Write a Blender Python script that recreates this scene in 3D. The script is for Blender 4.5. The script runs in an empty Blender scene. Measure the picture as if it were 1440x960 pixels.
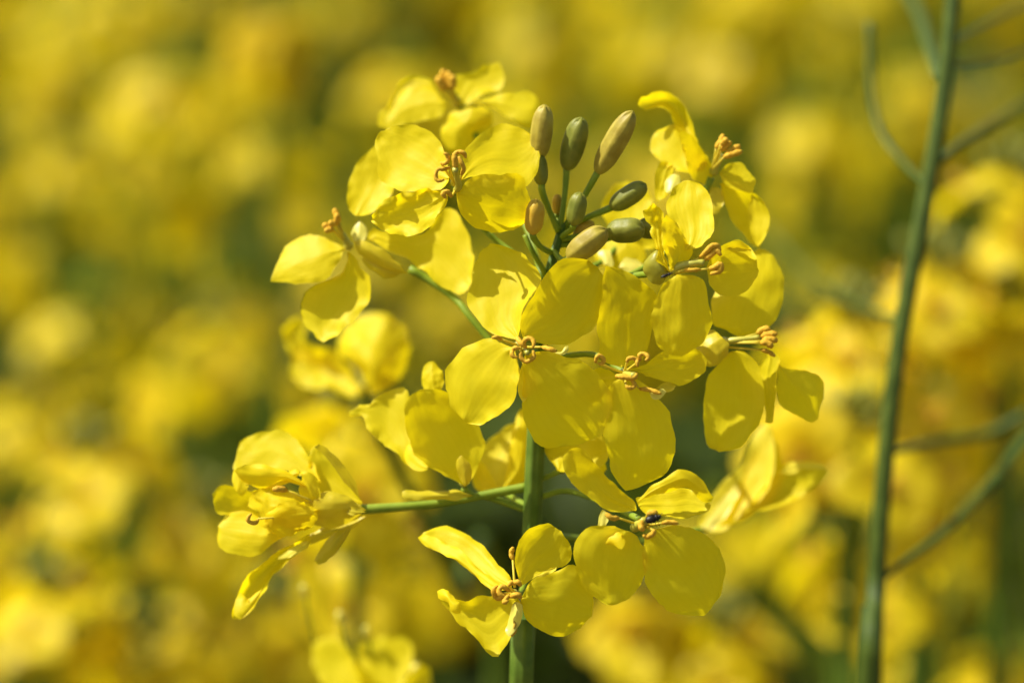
import bpy, math, random
from mathutils import Vector, Matrix, Quaternion, noise
R = math.radians
sc = bpy.context.scene
col = sc.collection

# ------------------------------------------------------------------ camera
D = 0.42                    # distance to the plane of sharp focus, metres
S = 0.150 / 1440            # metres per photograph pixel in that plane
PITCH = R(14)
CAM = Vector((0, 0, 1.40))
cd = bpy.data.cameras.new('camera'); cam = bpy.data.objects.new('camera', cd); col.objects.link(cam)
cam.location = CAM; cam.rotation_euler = (R(90) - PITCH, 0, 0)
cd.sensor_width = 22.3; cd.lens = 22.3 / 2 / (0.075 / D)
cd.clip_start = 0.01; cd.clip_end = 3000
cd.dof.use_dof = True; cd.dof.focus_distance = D; cd.dof.aperture_fstop = cd.lens / 13.0; cd.dof.aperture_blades = 0
sc.camera = cam
FW = Vector((0, math.cos(PITCH), -math.sin(PITCH))); UP = Vector((0, math.sin(PITCH), math.cos(PITCH))); RT = Vector((1, 0, 0))

# ------------------------------------------------------------------ light
SUN_DIR = Vector((-0.60, 0.03, 0.78)).normalized()      # towards the sun: left, high, a little behind the flowers
w = bpy.data.worlds.new('World'); sc.world = w; w.use_nodes = True
nt = w.node_tree; bg = nt.nodes['Background']
sky = nt.nodes.new('ShaderNodeTexSky'); sky.sky_type = 'NISHITA'; sky.sun_disc = False
sky.sun_elevation = math.asin(SUN_DIR.z); sky.sun_rotation = math.atan2(SUN_DIR.x, SUN_DIR.y)
sky.dust_density = 2.0
wb = nt.nodes.new('ShaderNodeMix'); wb.data_type = 'RGBA'; wb.blend_type = 'MULTIPLY'; wb.inputs[0].default_value = 1; wb.inputs[7].default_value = (1, .93, .68, 1)   # daylight white balance of the picture
nt.links.new(sky.outputs[0], wb.inputs[6]); nt.links.new(wb.outputs[2], bg.inputs[0]); bg.inputs[1].default_value = 0.11
sl = bpy.data.lights.new('sun', 'SUN'); sl.energy = 4.6; sl.angle = R(0.5); sl.color = (1, 0.965, 0.90)
so = bpy.data.objects.new('sun', sl); col.objects.link(so); so.location = (0, 0, 6)
so.rotation_euler = (-SUN_DIR).to_track_quat('-Z', 'Y').to_euler()
sc.view_settings.view_transform = 'Standard'; sc.view_settings.look = 'None'
sc.view_settings.exposure = 0.68; sc.view_settings.gamma = 1
sc.render.engine = 'CYCLES'
sc.cycles.max_bounces = 10; sc.cycles.diffuse_bounces = 6; sc.cycles.transmission_bounces = 6
sc.cycles.use_denoising = True

# ------------------------------------------------------------------ materials
def mat(name):
    m = bpy.data.materials.new(name); m.use_nodes = True
    n = m.node_tree.nodes; n.clear()
    return m, n, m.node_tree.links
def noise_ramp(n, l, scale, c0, c1, detail=3, coord='Object'):
    tc = n.new('ShaderNodeTexCoord'); t = n.new('ShaderNodeTexNoise'); t.inputs['Scale'].default_value = scale; t.inputs['Detail'].default_value = detail
    l.new(tc.outputs[coord], t.inputs['Vector'])
    r = n.new('ShaderNodeValToRGB'); r.color_ramp.elements[0].position = .32; r.color_ramp.elements[1].position = .68
    r.color_ramp.elements[0].color = (*c0, 1); r.color_ramp.elements[1].color = (*c1, 1)
    l.new(t.outputs[0], r.inputs[0])
    return r, t
def leafy(name, c0, c1, tr, trans=0.4, rough=0.5, scale=250, veins=0.0, spec=0.35, rand=False):
    """thin plant tissue: diffuse on the lit side, glows through on the other"""
    m, n, l = mat(name)
    r, t = noise_ramp(n, l, scale, c0, c1)
    p = n.new('ShaderNodeBsdfPrincipled'); p.inputs['Roughness'].default_value = rough; p.inputs['Specular IOR Level'].default_value = spec
    tb = n.new('ShaderNodeBsdfTranslucent'); tb.inputs[0].default_value = (*tr, 1)
    mx = n.new('ShaderNodeMixShader'); mx.inputs[0].default_value = trans
    o = n.new('ShaderNodeOutputMaterial')
    colr = r.outputs[0]
    if rand:
        oi = n.new('ShaderNodeObjectInfo'); hs = n.new('ShaderNodeHueSaturation')
        mr = n.new('ShaderNodeMapRange'); mr.inputs[3].default_value = .68; mr.inputs[4].default_value = 1.02
        l.new(oi.outputs['Random'], mr.inputs[0]); l.new(mr.outputs[0], hs.inputs['Value']); l.new(colr, hs.inputs['Color']); colr = hs.outputs[0]
    l.new(colr, p.inputs['Base Color'])
    bm = n.new('ShaderNodeBump'); bm.inputs['Strength'].default_value = .25; bm.inputs['Distance'].default_value = .0004
    if veins:
        uv = n.new('ShaderNodeTexCoord'); wv = n.new('ShaderNodeTexWave'); wv.wave_type = 'BANDS'; wv.bands_direction = 'X'
        wv.inputs['Scale'].default_value = 3.2; wv.inputs['Distortion'].default_value = 2.2; wv.inputs['Detail'].default_value = 2; wv.inputs['Detail Scale'].default_value = 1.5
        l.new(uv.outputs['UV'], wv.inputs['Vector'])
        ad = n.new('ShaderNodeMath'); ad.operation = 'MULTIPLY_ADD'; ad.inputs[1].default_value = veins
        l.new(wv.outputs['Fac'], ad.inputs[0]); l.new(t.outputs[0], ad.inputs[2]); l.new(ad.outputs[0], bm.inputs['Height'])
        # the claw at the petal's base is greener and veins are a touch deeper in tone
        mixc = n.new('ShaderNodeMix'); mixc.data_type = 'RGBA'; mixc.blend_type = 'MULTIPLY'; mixc.inputs[0].default_value = 1
        vr = n.new('ShaderNodeValToRGB'); vr.color_ramp.elements[0].color = (.97, .96, .92, 1); vr.color_ramp.elements[1].color = (1, 1, 1, 1); vr.color_ramp.elements[1].position = .35
        l.new(wv.outputs['Fac'], vr.inputs[0]); l.new(colr, mixc.inputs[6]); l.new(vr.outputs[0], mixc.inputs[7]); l.new(mixc.outputs[2], p.inputs['Base Color'])
    else:
        l.new(t.outputs[0], bm.inputs['Height'])
    l.new(bm.outputs[0], p.inputs['Normal']); l.new(bm.outputs[0], tb.inputs['Normal'])
    l.new(p.outputs[0], mx.inputs[1]); l.new(tb.outputs[0], mx.inputs[2]); l.new(mx.outputs[0], o.inputs[0])
    return m
def solid(name, c0, c1, scale=400, rough=.45, spec=.4, bump=.3):
    m, n, l = mat(name)
    r, t = noise_ramp(n, l, scale, c0, c1)
    p = n.new('ShaderNodeBsdfPrincipled'); p.inputs['Roughness'].default_value = rough; p.inputs['Specular IOR Level'].default_value = spec
    l.new(r.outputs[0], p.inputs['Base Color'])
    b = n.new('ShaderNodeBump'); b.inputs['Strength'].default_value = bump; b.inputs['Distance'].default_value = .0002
    l.new(t.outputs[0], b.inputs['Height']); l.new(b.outputs[0], p.inputs['Normal'])
    o = n.new('ShaderNodeOutputMaterial'); l.new(p.outputs[0], o.inputs[0]); return m
PETAL = leafy('petal_yellow', (.90, .73, .008), (.93, .78, .016), (.92, .74, .004), .54, .5, 260, .07, .22)
PETALW = leafy('petal_folded', (.89, .73, .03), (.92, .79, .07), (.93, .78, .02), .48, .5, 260, .07, .22)
FPETAL = leafy('field_petal', (.84, .645, .008), (.89, .72, .013), (.89, .70, .005), .46, .5, 60, 0, .3, True)
SEPAL = leafy('sepal_green_yellow', (.66, .54, .014), (.78, .64, .03), (.74, .58, .01), .45, .4, 300)
OLIVE = leafy('sepal_olive', (.34, .31, .025), (.44, .40, .04), (.42, .40, .02), .3, .4, 300)
PALE = leafy('sepal_pale', (.80, .71, .09), (.86, .78, .16), (.80, .7, .05), .40, .4, 300, 0, .5)
STEM = solid('stem_green', (.055, .105, .007), (.115, .175, .018), 260, .5, .22)
BLOOM = solid('stem_waxy', (.040, .068, .005), (.07, .105, .010), 300, .55, .25)
STALK = solid('pedicel_green', (.16, .23, .010), (.22, .29, .018), 500, .5, .25)
BUDG = solid('bud_green', (.13, .145, .012), (.23, .225, .025), 420, .5, .3, .9)
BUDB = solid('bud_bronze', (.28, .21, .02), (.41, .33, .04), 420, .5, .3, .9)
BUDO = solid('bud_orange', (.48, .28, .018), (.55, .38, .03), 420, .5, .3, .9)
ANTH = solid('anther_ochre', (.52, .28, .014), (.68, .41, .035), 2500, .7, .15, .6)
FILA = leafy('filament_yellow', (.76, .62, .04), (.82, .68, .06), (.75, .6, .03), .35)
PIST = solid('pistil_green', (.36, .34, .03), (.46, .42, .05), 600, .4, .5)
LEAF = leafy('leaf_green', (.042, .074, .010), (.068, .105, .016), (.09, .14, .008), .35, .5, 40, 0, .4, True)
SOIL = solid('soil', (.09, .06, .035), (.16, .11, .07), 30, .9, .2, .8)
BLACK = solid('beetle_black', (.006, .005, .004), (.012, .009, .006), 800, .4, .2)

# ------------------------------------------------------------------ helpers
def P(x, y, d=0.0):
    """point of the place seen at photograph pixel x, y and lying d mm beyond the plane of focus"""
    k = (D + d / 1000) / D
    return CAM + FW * (D + d / 1000) + RT * ((x - 720) * S * k) - UP * ((y - 480) * S * k)
WO = {}
def mk(name, verts, faces, mats, parent=None, origin=None, uvs=None, fmat=None, smooth=True):
    origin = Vector(origin) if origin is not None else Vector((0, 0, 0))
    me = bpy.data.meshes.new(name); me.from_pydata([Vector(v) - origin for v in verts], [], faces)
    for m in (mats if isinstance(mats, (list, tuple)) else [mats]): me.materials.append(m)
    if fmat: me.polygons.foreach_set('material_index', fmat)
    if smooth: me.polygons.foreach_set('use_smooth', [True] * len(faces))
    if uvs:
        ul = me.uv_layers.new(name='UVMap')
        for lp in me.loops: ul.data[lp.index].uv = uvs[lp.vertex_index]
    me.update()
    o = bpy.data.objects.new(name, me); col.objects.link(o)
    place(o, parent, origin); return o
def place(o, parent, origin):
    WO[o.name] = Vector(origin)
    if parent is not None:
        o.parent = parent; o.location = Vector(origin) - WO[parent.name]
    else: o.location = origin
def tag(o, label=None, cat=None, group=None, kind=None):
    if label: o['label'] = label
    if cat: o['category'] = cat
    if group: o['group'] = group
    if kind: o['kind'] = kind
    return o
def empty(name, loc, label, cat, group=None):
    o = bpy.data.objects.new(name, None); o.empty_display_size = .02; col.objects.link(o)
    place(o, None, loc); return tag(o, label, cat, group)
def cr(pts, n):
    """Catmull-Rom through pts (tuples), n samples evenly spread over its length"""
    pts = [Vector(p) for p in pts]
    if len(pts) == 2: return [pts[0].lerp(pts[1], i / (n - 1)) for i in range(n)]
    q = [pts[0] * 2 - pts[1]] + pts + [pts[-1] * 2 - pts[-2]]
    dense = []
    for i in range(1, len(q) - 2):
        for k in range(12):
            t = k / 12; a, b, c, d = q[i-1], q[i], q[i+1], q[i+2]
            dense.append(.5 * (2*b + (c-a)*t + (2*a-5*b+4*c-d)*t*t + (3*b-a-3*c+d)*t**3))
    dense.append(pts[-1])
    acc = [0]
    for i in range(1, len(dense)): acc.append(acc[-1] + (dense[i] - dense[i-1]).length)
    out = []; j = 0
    for i in range(n):
        s = acc[-1] * i / (n - 1)
        while j < len(acc) - 2 and acc[j+1] < s: j += 1
        dl = acc[j+1] - acc[j]
        out.append(dense[j].lerp(dense[j+1], 0 if dl < 1e-12 else (s - acc[j]) / dl))
    return out
class MB:
    def __init__(s): s.v = []; s.f = []; s.m = []; s.uv = []
    def add(s, v, f, m=0, uv=None):
        b = len(s.v); s.v += [Vector(x) for x in v]; s.f += [tuple(i + b for i in q) for q in f]; s.m += [m] * len(f)
        s.uv += uv or [(0, 0)] * len(v)
    def tube(s, pts, rad, n=None, seg=8, m=0):
        n = n or max(4, len(pts) * 4)
        c = cr(pts, n); rr = rad if isinstance(rad, (list, tuple)) else [rad, rad]
        v = []; f = []; pv = None; x = None
        if len(rr) == len(pts) and len(pts) > 2:      # radii belong to the given points: respace them by length
            w_ = [Vector(p) for p in pts]; ac = [0]
            for i in range(1, len(w_)): ac.append(ac[-1] + (w_[i] - w_[i-1]).length)
            def rad_at(t):
                s_ = t * ac[-1]; k = 0
                while k < len(ac) - 2 and ac[k+1] < s_: k += 1
                return rr[k] + (rr[k+1] - rr[k]) * min(1, max(0, (s_ - ac[k]) / max(1e-9, ac[k+1] - ac[k])))
        else:
            def rad_at(t):
                q = t * (len(rr) - 1); k = min(int(q), len(rr) - 2); return rr[k] + (rr[k+1] - rr[k]) * (q - k)
        for i, p in enumerate(c):
            t = (c[min(i+1, n-1)] - c[max(i-1, 0)]).normalized()
            if x is None: x = t.orthogonal().normalized()
            else: x = (x - t * x.dot(t)).normalized()
            y = t.cross(x); r = rad_at(i / (n - 1))
            for a in range(seg):
                g = 2 * math.pi * a / seg; rb = 1 + (.05 * math.cos(7 * g + i * .02) + .04 * noise.noise((p.x * 900, p.z * 260, g)) if seg >= 20 else 0); v.append(p + (x * math.cos(g) + y * math.sin(g)) * r * rb)
        for i in range(n - 1):
            for a in range(seg):
                b = (a + 1) % seg; f.append((i*seg+a, i*seg+b, (i+1)*seg+b, (i+1)*seg+a))
        f.append(tuple(reversed(range(seg)))); f.append(tuple((n-1)*seg + a for a in range(seg)))
        s.add(v, f, m)
    def build(s, name, mats, parent=None, origin=None):
        return mk(name, s.v, s.f, mats, parent, origin, s.uv, s.m)
rnd = random.Random(7)
MM = S * 1000   # mm per pixel

# ------------------------------------------------------------------ ground
gv = []; gf = []; N = 60
def gpos(i): t = (i / N * 2 - 1); return math.copysign(abs(t) ** 5 * 1500, t) + t * 8
for j in range(N + 1):
    for i in range(N + 1):
        x, y = gpos(i), gpos(j); gv.append((x, y, .02 * noise.noise((x * 2, y * 2, 0)) if abs(x) < 30 and abs(y) < 30 else 0))
for j in range(N):
    for i in range(N): gf.append((j*(N+1)+i, j*(N+1)+i+1, (j+1)*(N+1)+i+1, (j+1)*(N+1)+i))
tag(mk('ground', gv, gf, SOIL), 'brown soil of the rapeseed field', None, None, 'structure')

# ------------------------------------------------------------------ traced petals and flowers
def petal(fl, pts, d=0., gx=0., gy=0., cup=0., curl=0., el=0., er=0., ruf=1., m=None, name='petal', nu=26, nv=18, wr=1.):
    """one petal: outline in photograph pixels from its base round the tip and back, lifted to its own
    depth (mm), slope (gx, gy), cupping across, curl of the tip and of the left and right rims"""
    x0, y0 = pts[0]
    tip = max(range(len(pts)), key=lambda i: (pts[i][0]-x0)**2 + (pts[i][1]-y0)**2)
    A = cr([(p[0], p[1], 0) for p in pts[:tip+1]], nu); B = cr([(p[0], p[1], 0) for p in [pts[0]] + pts[:tip-1:-1]], nu)
    sd = rnd.random() * 100
    v = []; uv = []; f = []
    ln = math.hypot(pts[tip][0]-x0, pts[tip][1]-y0) * MM
    for i in range(nu):
        u = i / (nu - 1)
        for j in range(nv + 1):
            t = j / nv; q = A[i].lerp(B[i], t)
            mx, my = (q.x - x0) * MM, (q.y - y0) * MM
            e = max(abs(2*t-1) ** 3, u ** 5)
            dd = d + gx * mx + gy * my
            dd += cup * (4 * t * (1 - t) * math.sin(math.pi * min(1, u * 1.02)) )
            dd += curl * u ** 3
            s_ = max(0, (2*t-1 - .35) / .65) ** 2 * er + max(0, (1-2*t - .35) / .65) ** 2 * el
            dd += s_ * math.sin(math.pi * u) ** .5
            nz = noise.noise((mx * .28 + sd, my * .28, sd)); n2 = noise.noise((mx * .75, my * .75 + sd, sd))
            dd += wr * (.55 * nz * min(1, u * 2) + ruf * e * .55 * n2 + .10 * noise.noise((mx*1.7, my*1.7, sd)))
            dd -= .22 * math.exp(-((t - .5) / .07) ** 2) * (1 - u) * wr
            rx = (noise.noise((mx * .45 + sd, my * .45, 3.)) * 3.2 + noise.noise((mx * 1.3 + sd, my * 1.3, 3.)) * 1.4) * e * ruf; ry = (noise.noise((mx * .45, my * .45 + sd, 7.)) * 3.2 + noise.noise((mx * 1.3, my * 1.3 + sd, 7.)) * 1.4) * e * ruf
            v.append(P(q.x + rx, q.y + ry, dd)); uv.append((t, u))
    for i in range(nu - 1):
        for j in range(nv): a = i*(nv+1)+j; f.append((a, a+1, a+nv+2, a+nv+1))
    return mk(name, v, f, m or PETAL, fl, WO[fl.name], uv)
def arc(cx, cy, r, a0, a1, d, n=6, dz=0):
    return [(cx + r * math.cos(R(a0 + (a1-a0)*i/(n-1))), cy + r * math.sin(R(a0 + (a1-a0)*i/(n-1))), d + dz*i/(n-1)) for i in range(n)]
def stamen(fl, base, anth, r=.34):
    b = MB(); p0 = P(*base); q = [P(a[0] + rnd.uniform(-1.2, 1.2), a[1] + rnd.uniform(-1.2, 1.2), a[2] + rnd.uniform(-.25, .25)) for a in anth]; mid = p0.lerp(q[0], .5) - FW * .0004
    b.tube([p0, mid, q[0]], [.00022, .00018, .00016], 7, 6, 0)
    b.tube(q, [r*.0006, r*.00105, r*.0009, r*.00105, r*.0005], 12, 8, 1)
    return b.build('stamen', [FILA, ANTH], fl, WO[fl.name])
def flower(plant, c, d, pist=None, pr=.55, stalk=None, sw=.45, label=None):
    """receptacle and pistil; petals, stamens, sepals and the stalk become its children"""
    o = P(*c, d); b = MB()
    b.tube([P(*c, d + 2.2), P(*c, d + 1.0), P(*c, d + .2)], [.0004, .0008, .0005], 7, 10)
    if pist: b.tube([P(*q) for q in pist], [pr*.001, pr*.0011, pr*.0009, pr*.0007, pr*.0009], 14, 10)
    fl = b.build('flower', PIST, plant, o)
    if stalk:
        s = MB(); s.tube([P(*q) for q in stalk], [sw*.00125, sw*.001, sw*.001, sw*.0012], 24, 10); s.build('flower_stalk', STALK, fl, o)
    if label: fl['label'] = label
    return fl
def bud(plant, base, tip, wd, m, stalk, sw=.42, label=None, bend=0.):
    a, t = P(*base), P(*tip); ax = t - a; L = ax.length; ax.normalize(); x = ax.orthogonal().normalized(); y = ax.cross(x); r = wd * S / 2
    v = []; f = []; nu, seg = 18, 24
    prof = lambda u: (max(0, 1 - abs(2 * u - 1) ** 3.0)) ** .55 * (.86 + .20 * u - .16 * u * u) if 0 < u < 1 else 0
    for i in range(nu + 1):
        u = i / nu; rr = r * max(prof(u), .16 if i == 0 else .10)
        for k in range(seg):
            g = 2 * math.pi * k / seg
            gro = 1 - (.13 + .25 * u ** 6) * max(0, math.cos(4 * g)) ** 6 * math.sin(math.pi * min(.9, u)) ** .5 - .05 * math.cos(2 * g) + .03 * noise.noise((a.x*900 + math.cos(g)*2, math.sin(g)*2, u*5))
            v.append(a + ax * L * (u - .05 * u ** 8 * max(0, math.cos(4 * g))) + (x * math.cos(g) + y * math.sin(g)) * rr * gro + x * bend * L * math.sin(math.pi * u))
    for i in range(nu):
        for k in range(seg): q = (k+1) % seg; f.append((i*seg+k, i*seg+q, (i+1)*seg+q, (i+1)*seg+k))
    f.append(tuple(nu*seg + k for k in range(seg))); f.append(tuple(reversed(range(seg))))
    o = mk('bud', v, f, m, plant, a)
    s = MB(); s.tube([a + ax * L * .04] + [P(*q) for q in stalk], [sw*.0013, sw*.001, sw*.001], 18, 10); s.build('bud_stalk', STALK, o, a)
    if label: o['label'] = label
    return o

# ================================================================== THE SHARP PLANT
foot = P(733, 1010, 18); foot = Vector((foot.x - .004, foot.y + .02, 0))
HERO = empty('rapeseed_plant', foot, 'sharp yellow rapeseed flower head with green buds on an upright green stem in the foreground', 'plant')
b = MB()
low = P(733, 1000, 16)
b.tube([foot, Vector((foot.x + .01, foot.y - .01, .5)), Vector((low.x - .004, low.y + .008, low.z - .25)), low, P(735, 945, 15), P(745, 800, 14), P(752, 640, 12), P(759, 500, 11), P(769, 390, 10), P(779, 345, 9), P(791, 315, 8)],
       [.006, .0055, .0040, .0016, .00147, .00142, .00140, .0012, .0008, .0006, .0005], 140, 32)
b.build('stem', STEM, HERO, foot)

# ---- flower facing the camera at the upper left
F = flower(HERO, (640, 256), 3, [(641, 268, 2), (645, 262, 0), (642, 248, -3), (640, 238, -5)], .5, [(640, 262, 5), (662, 300, 12), (700, 340, 14), (745, 375, 12), (766, 400, 11)])
petal(F, [(632,250),(624,212),(612,190),(590,178),(561,176),(535,185),(528,200),(531,223),(533,244),(541,258),(570,270),(608,268),(628,260)], 2, -.30, -.32, .8, .3)
petal(F, [(648,254),(650,225),(656,208),(669,193),(690,180),(710,175),(736,182),(757,200),(758,220),(756,238),(750,252),(738,261),(710,248),(668,249)], 2, .12, -.55, .6, -.6)
petal(F, [(642,272),(655,256),(668,248),(687,245),(704,247),(718,241),(733,247),(742,270),(746,302),(733,320),(704,327),(681,325),(655,310),(645,292)], 1, .12, .34, -.6, -.4, 0, 1.2)
petal(F, [(628,272),(611,267),(570,270),(547,279),(527,291),(520,314),(532,324),(558,330),(582,330),(599,322),(617,302),(626,288)], 1, -.35, -.05, 1.2, -.4, 0, 0, 2., None, 'petal', 26, 18, 1.8)
stamen(F, (640,262,2), [(632,236,-3)] + arc(620,246,8,-60,-300,-4))
stamen(F, (642,262,2), arc(624,223,7,120,-90,-4, dz=-1))
stamen(F, (643,260,2), [(640,240,-4),(640,228,-5),(639,214,-5)], .45)
stamen(F, (645,260,2), arc(647,220,7,160,380,-3))
stamen(F, (646,262,2), [(650,245,-3),(651,236,-4),(648,226,-4),(645,221,-4)])
stamen(F, (640,268,2), [(636,276,-1),(630,270,-2),(624,272,-2),(626,278,-2)], .4)

# ---- open flower in the middle
F = flower(HERO, (730, 484), -1, [(733,490,0),(738,494,-3),(742,496,-5)], .42, [(730,486,2),(742,478,6),(756,480,10),(760,490,11)])
petal(F, [(729,478),(711,475),(690,469),(670,446),(657,425),(664,398),(668,370),(676,352),(690,342),(717,348),(743,364),(762,392),(752,410),(740,424),(734,440),(733,462)], -1, -.42, -.34, .9, .4, 0, -.8)
petal(F, [(736,476),(733,452),(743,424),(762,396),(779,372),(798,363),(822,364),(841,374),(850,400),(845,440),(833,463),(816,475),(798,484),(775,484),(755,482)], -1.5, .24, .04, .9, .4, 0, .6)
petal(F, [(724,489),(706,480),(690,475),(658,486),(634,508),(626,529),(629,553),(638,578),(655,592),(674,598),(696,586),(719,568),(728,545),(729,512)], -1, -.46, .0, -.5, 1.2, 0, -.8)
petal(F, [(740,500),(736,520),(735,550),(735,577),(742,600),(751,619),(766,628),(801,626),(829,619),(846,612),(855,590),(861,559),(848,534),(826,512),(790,500),(763,494)], -2.2, .10, .22, -.7, -.5)
petal(F, [(734,508),(729,530),(730,556),(736,566),(748,548),(756,534),(745,515)], .2, -.3, -.2, .3, 0, m=PETALW)
stamen(F, (731,486,0), [(706,478,-2),(700,474,-3),(692,476,-3)], .32)
stamen(F, (731,484,0), [(727,474,-3),(732,482,-4),(740,490,-4)], .4)
stamen(F, (732,484,0), arc(744,484,8,170,400,-4, dz=-1))
stamen(F, (732,488,0), arc(727,496,7,-60,-270,-4, dz=-.6))
stamen(F, (733,488,0), arc(741,498,10,200,-30,-4, dz=-.6))
stamen(F, (735,488,0), [(762,487,-3),(772,490,-4),(783,494,-4)], .38)
petal(F, [(781,496),(789,494),(794,487),(799,485),(798,492),(790,500)], -3.6, -.2, -.4, 0, 0, m=PALE, name='petal_rim', nu=10, nv=6)

# ---- open flower right of the middle
F = flower(HERO, (878, 524), 1, [(880,526,1),(886,527,-2),(892,528,-3.5)], .6, [(878,524,4),(840,500,9),(800,500,11),(760,515,11)])
petal(F, [(874,516),(848,508),(841,480),(840,448),(847,419),(848,390),(854,374),(866,376),(892,388),(912,402),(924,416),(919,440),(916,466),(912,489),(897,510)], 1.5, .10, .16, .8, .2, 0, .4)
petal(F, [(884,520),(909,512),(930,494),(955,490),(980,490),(995,505),(990,524),(967,539),(944,538),(918,531)], 1.5, .15, .1, .6, .4)
petal(F, [(876,530),(858,540),(852,560),(850,590),(849,615),(857,646),(866,674),(880,690),(907,682),(932,668),(946,653),(950,622),(946,596),(936,572),(920,552),(898,534)], .5, .06, .20, -.8, -1.4, -.6, 0)
petal(F, [(870,528),(852,518),(836,520),(826,530),(832,545),(850,550),(868,540)], 2, -.3, 0, .3, 0)
stamen(F, (876,524,1), arc(843,506,6,-200,90,-2))
stamen(F, (878,522,1), arc(889,510,8,190,400,-3))
stamen(F, (880,522,1), arc(905,502,6,150,420,-3, dz=-.5))
stamen(F, (878,526,1), [(866,529,-2.5),(880,529,-3),(892,530,-3.5),(896,524,-3.5)], .46)
stamen(F, (878,530,1), arc(886,540,6,160,-60,-3))
stamen(F, (882,528,1), [(900,546,-2),(912,547,-2.6),(930,553,-3)], .36)
petal(F, [(912,550),(922,551),(930,546),(936,550),(930,560),(918,560)], -1.6, 0, -.3, 0, 0, m=PALE, name='sepal', nu=10, nv=6)
petal(F, [(924,546),(934,539),(945,537),(952,542),(944,550),(932,552)], 3, 0, -.3, 0, 0, m=SEPAL, name='sepal', nu=10, nv=6)

# ---- flower seen from the side, facing right
F = flower(HERO, (946, 380), -3, [(944,381,-3),(955,375,-3.6),(970,371,-4.2),(984,369,-4.4),(990,370,-4.4)], .62, [(936,382,-2),(905,386,4),(850,392,9),(800,400,11),(765,412,11)], .5)
petal(F, [(966,352),(953,326),(940,302),(937,281),(948,264),(967,253),(985,258),(999,279),(1004,304),(1000,330),(986,347)], -3.5, -.25, -.45, .7, .5)
petal(F, [(944,380),(934,345),(931,318),(938,302),(953,316),(966,340),(974,356),(964,372)], -4.2, .75, .12, .3, 0)
petal(F, [(941,378),(928,366),(919,345),(916,322),(908,300),(920,284),(931,293),(935,316),(936,346)], -4.2, .25, -.15, .6, 0, 1, -1, 2.5, None, 'petal', 26, 14, 1.8)
petal(F, [(952,386),(934,400),(919,425),(915,455),(926,486),(944,500),(965,498),(988,481),(1000,457),(998,428),(992,400),(980,387)], -4.5, .08, .16, -.7, -.6)
petal(F, [(993,378),(1004,358),(1020,343),(1043,339),(1061,357),(1067,379),(1056,402),(1035,417),(1011,413),(997,398)], -4, .24, .12, .6, .4)
petal(F, [(1022,350),(1028,341),(1042,338),(1056,348),(1064,364),(1058,366),(1046,356),(1034,354)], -3.6, .2, -.7, .3, 0, name='petal_rim', nu=12, nv=6)
petal(F, [(940,384),(932,398),(918,399),(907,386),(905,370),(914,358),(924,352),(934,364)], -2.6, -.4, .3, -1.5, 0, m=OLIVE, name='sepal', wr=.5)
stamen(F, (950,382,-3), [(985,362,-4),(995,352,-4.6),(1002,346,-5),(1010,346,-5),(1012,354,-5)], .44)
stamen(F, (950,384,-3), [(990,366,-4),(1000,358,-5),(1008,352,-5.2),(1013,360,-5.2)], .44)
stamen(F, (950,384,-3), [(998,378,-4.6),(1008,374,-5),(1013,370,-5.2),(1013,380,-5.2),(1000,384,-5)], .46)
stamen(F, (948,384,-3), [(962,380,-4.6),(974,379,-5),(986,379,-5)], .3)

# ---- side-on flower at the right, facing right
F = flower(HERO, (1018, 480), 9, [(1015,481,9),(1035,478,8),(1052,476,7.6),(1068,474,7.4)], .5, [(1010,482,9),(960,470,11),(880,440,12),(800,430,11),(763,445,11)])
petal(F, [(1040,474),(1020,464),(1002,455),(1000,428),(1012,400),(1035,370),(1067,351),(1084,357),(1099,380),(1103,408),(1097,437),(1082,460),(1066,470)], 10, .12, -.42, -1.2, .4)
petal(F, [(1028,494),(1010,512),(997,529),(989,560),(990,599),(994,624),(1010,635),(1036,633),(1058,610),(1073,582),(1075,555),(1071,530),(1062,508),(1046,494)], 8, -.42, .02, 1.6, .4, 0, 1.5)
petal(F, [(1080,496),(1066,520),(1073,553),(1077,594),(1088,590),(1092,529),(1096,502)], 10, -.6, -.1, 0, 0)
petal(F, [(1094,510),(1106,516),(1124,520),(1150,528),(1159,550),(1150,588),(1138,594),(1110,578),(1094,562)], 9, .25, .2, -.5, 0)
petal(F, [(1016,476),(1004,464),(986,470),(978,488),(984,508),(1000,515),(1016,500),(1026,486)], 6.5, -.4, -.3, -1, 0, m=SEPAL, name='sepal')
petal(F, [(1016,484),(1004,494),(992,510),(1004,516),(1018,504),(1024,492)], 8, -.4, .1, -.4, 0, m=SEPAL, name='sepal', nu=12, nv=8)
for k, (px, py, qx, qy) in enumerate([(1066,470,1082,462),(1070,474,1092,470),(1072,480,1094,480),(1070,482,1088,488)]):
    stamen(F, (1020,482,9), [(px,py,7.4-k*.3),((px+qx)/2,(py+qy)/2-2,7.2-k*.3),(qx,qy,7.-k*.3)], .55)
stamen(F, (1022,488,9), [(1072,492,7),(1082,494,7),(1090,500,7)], .36)

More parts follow.
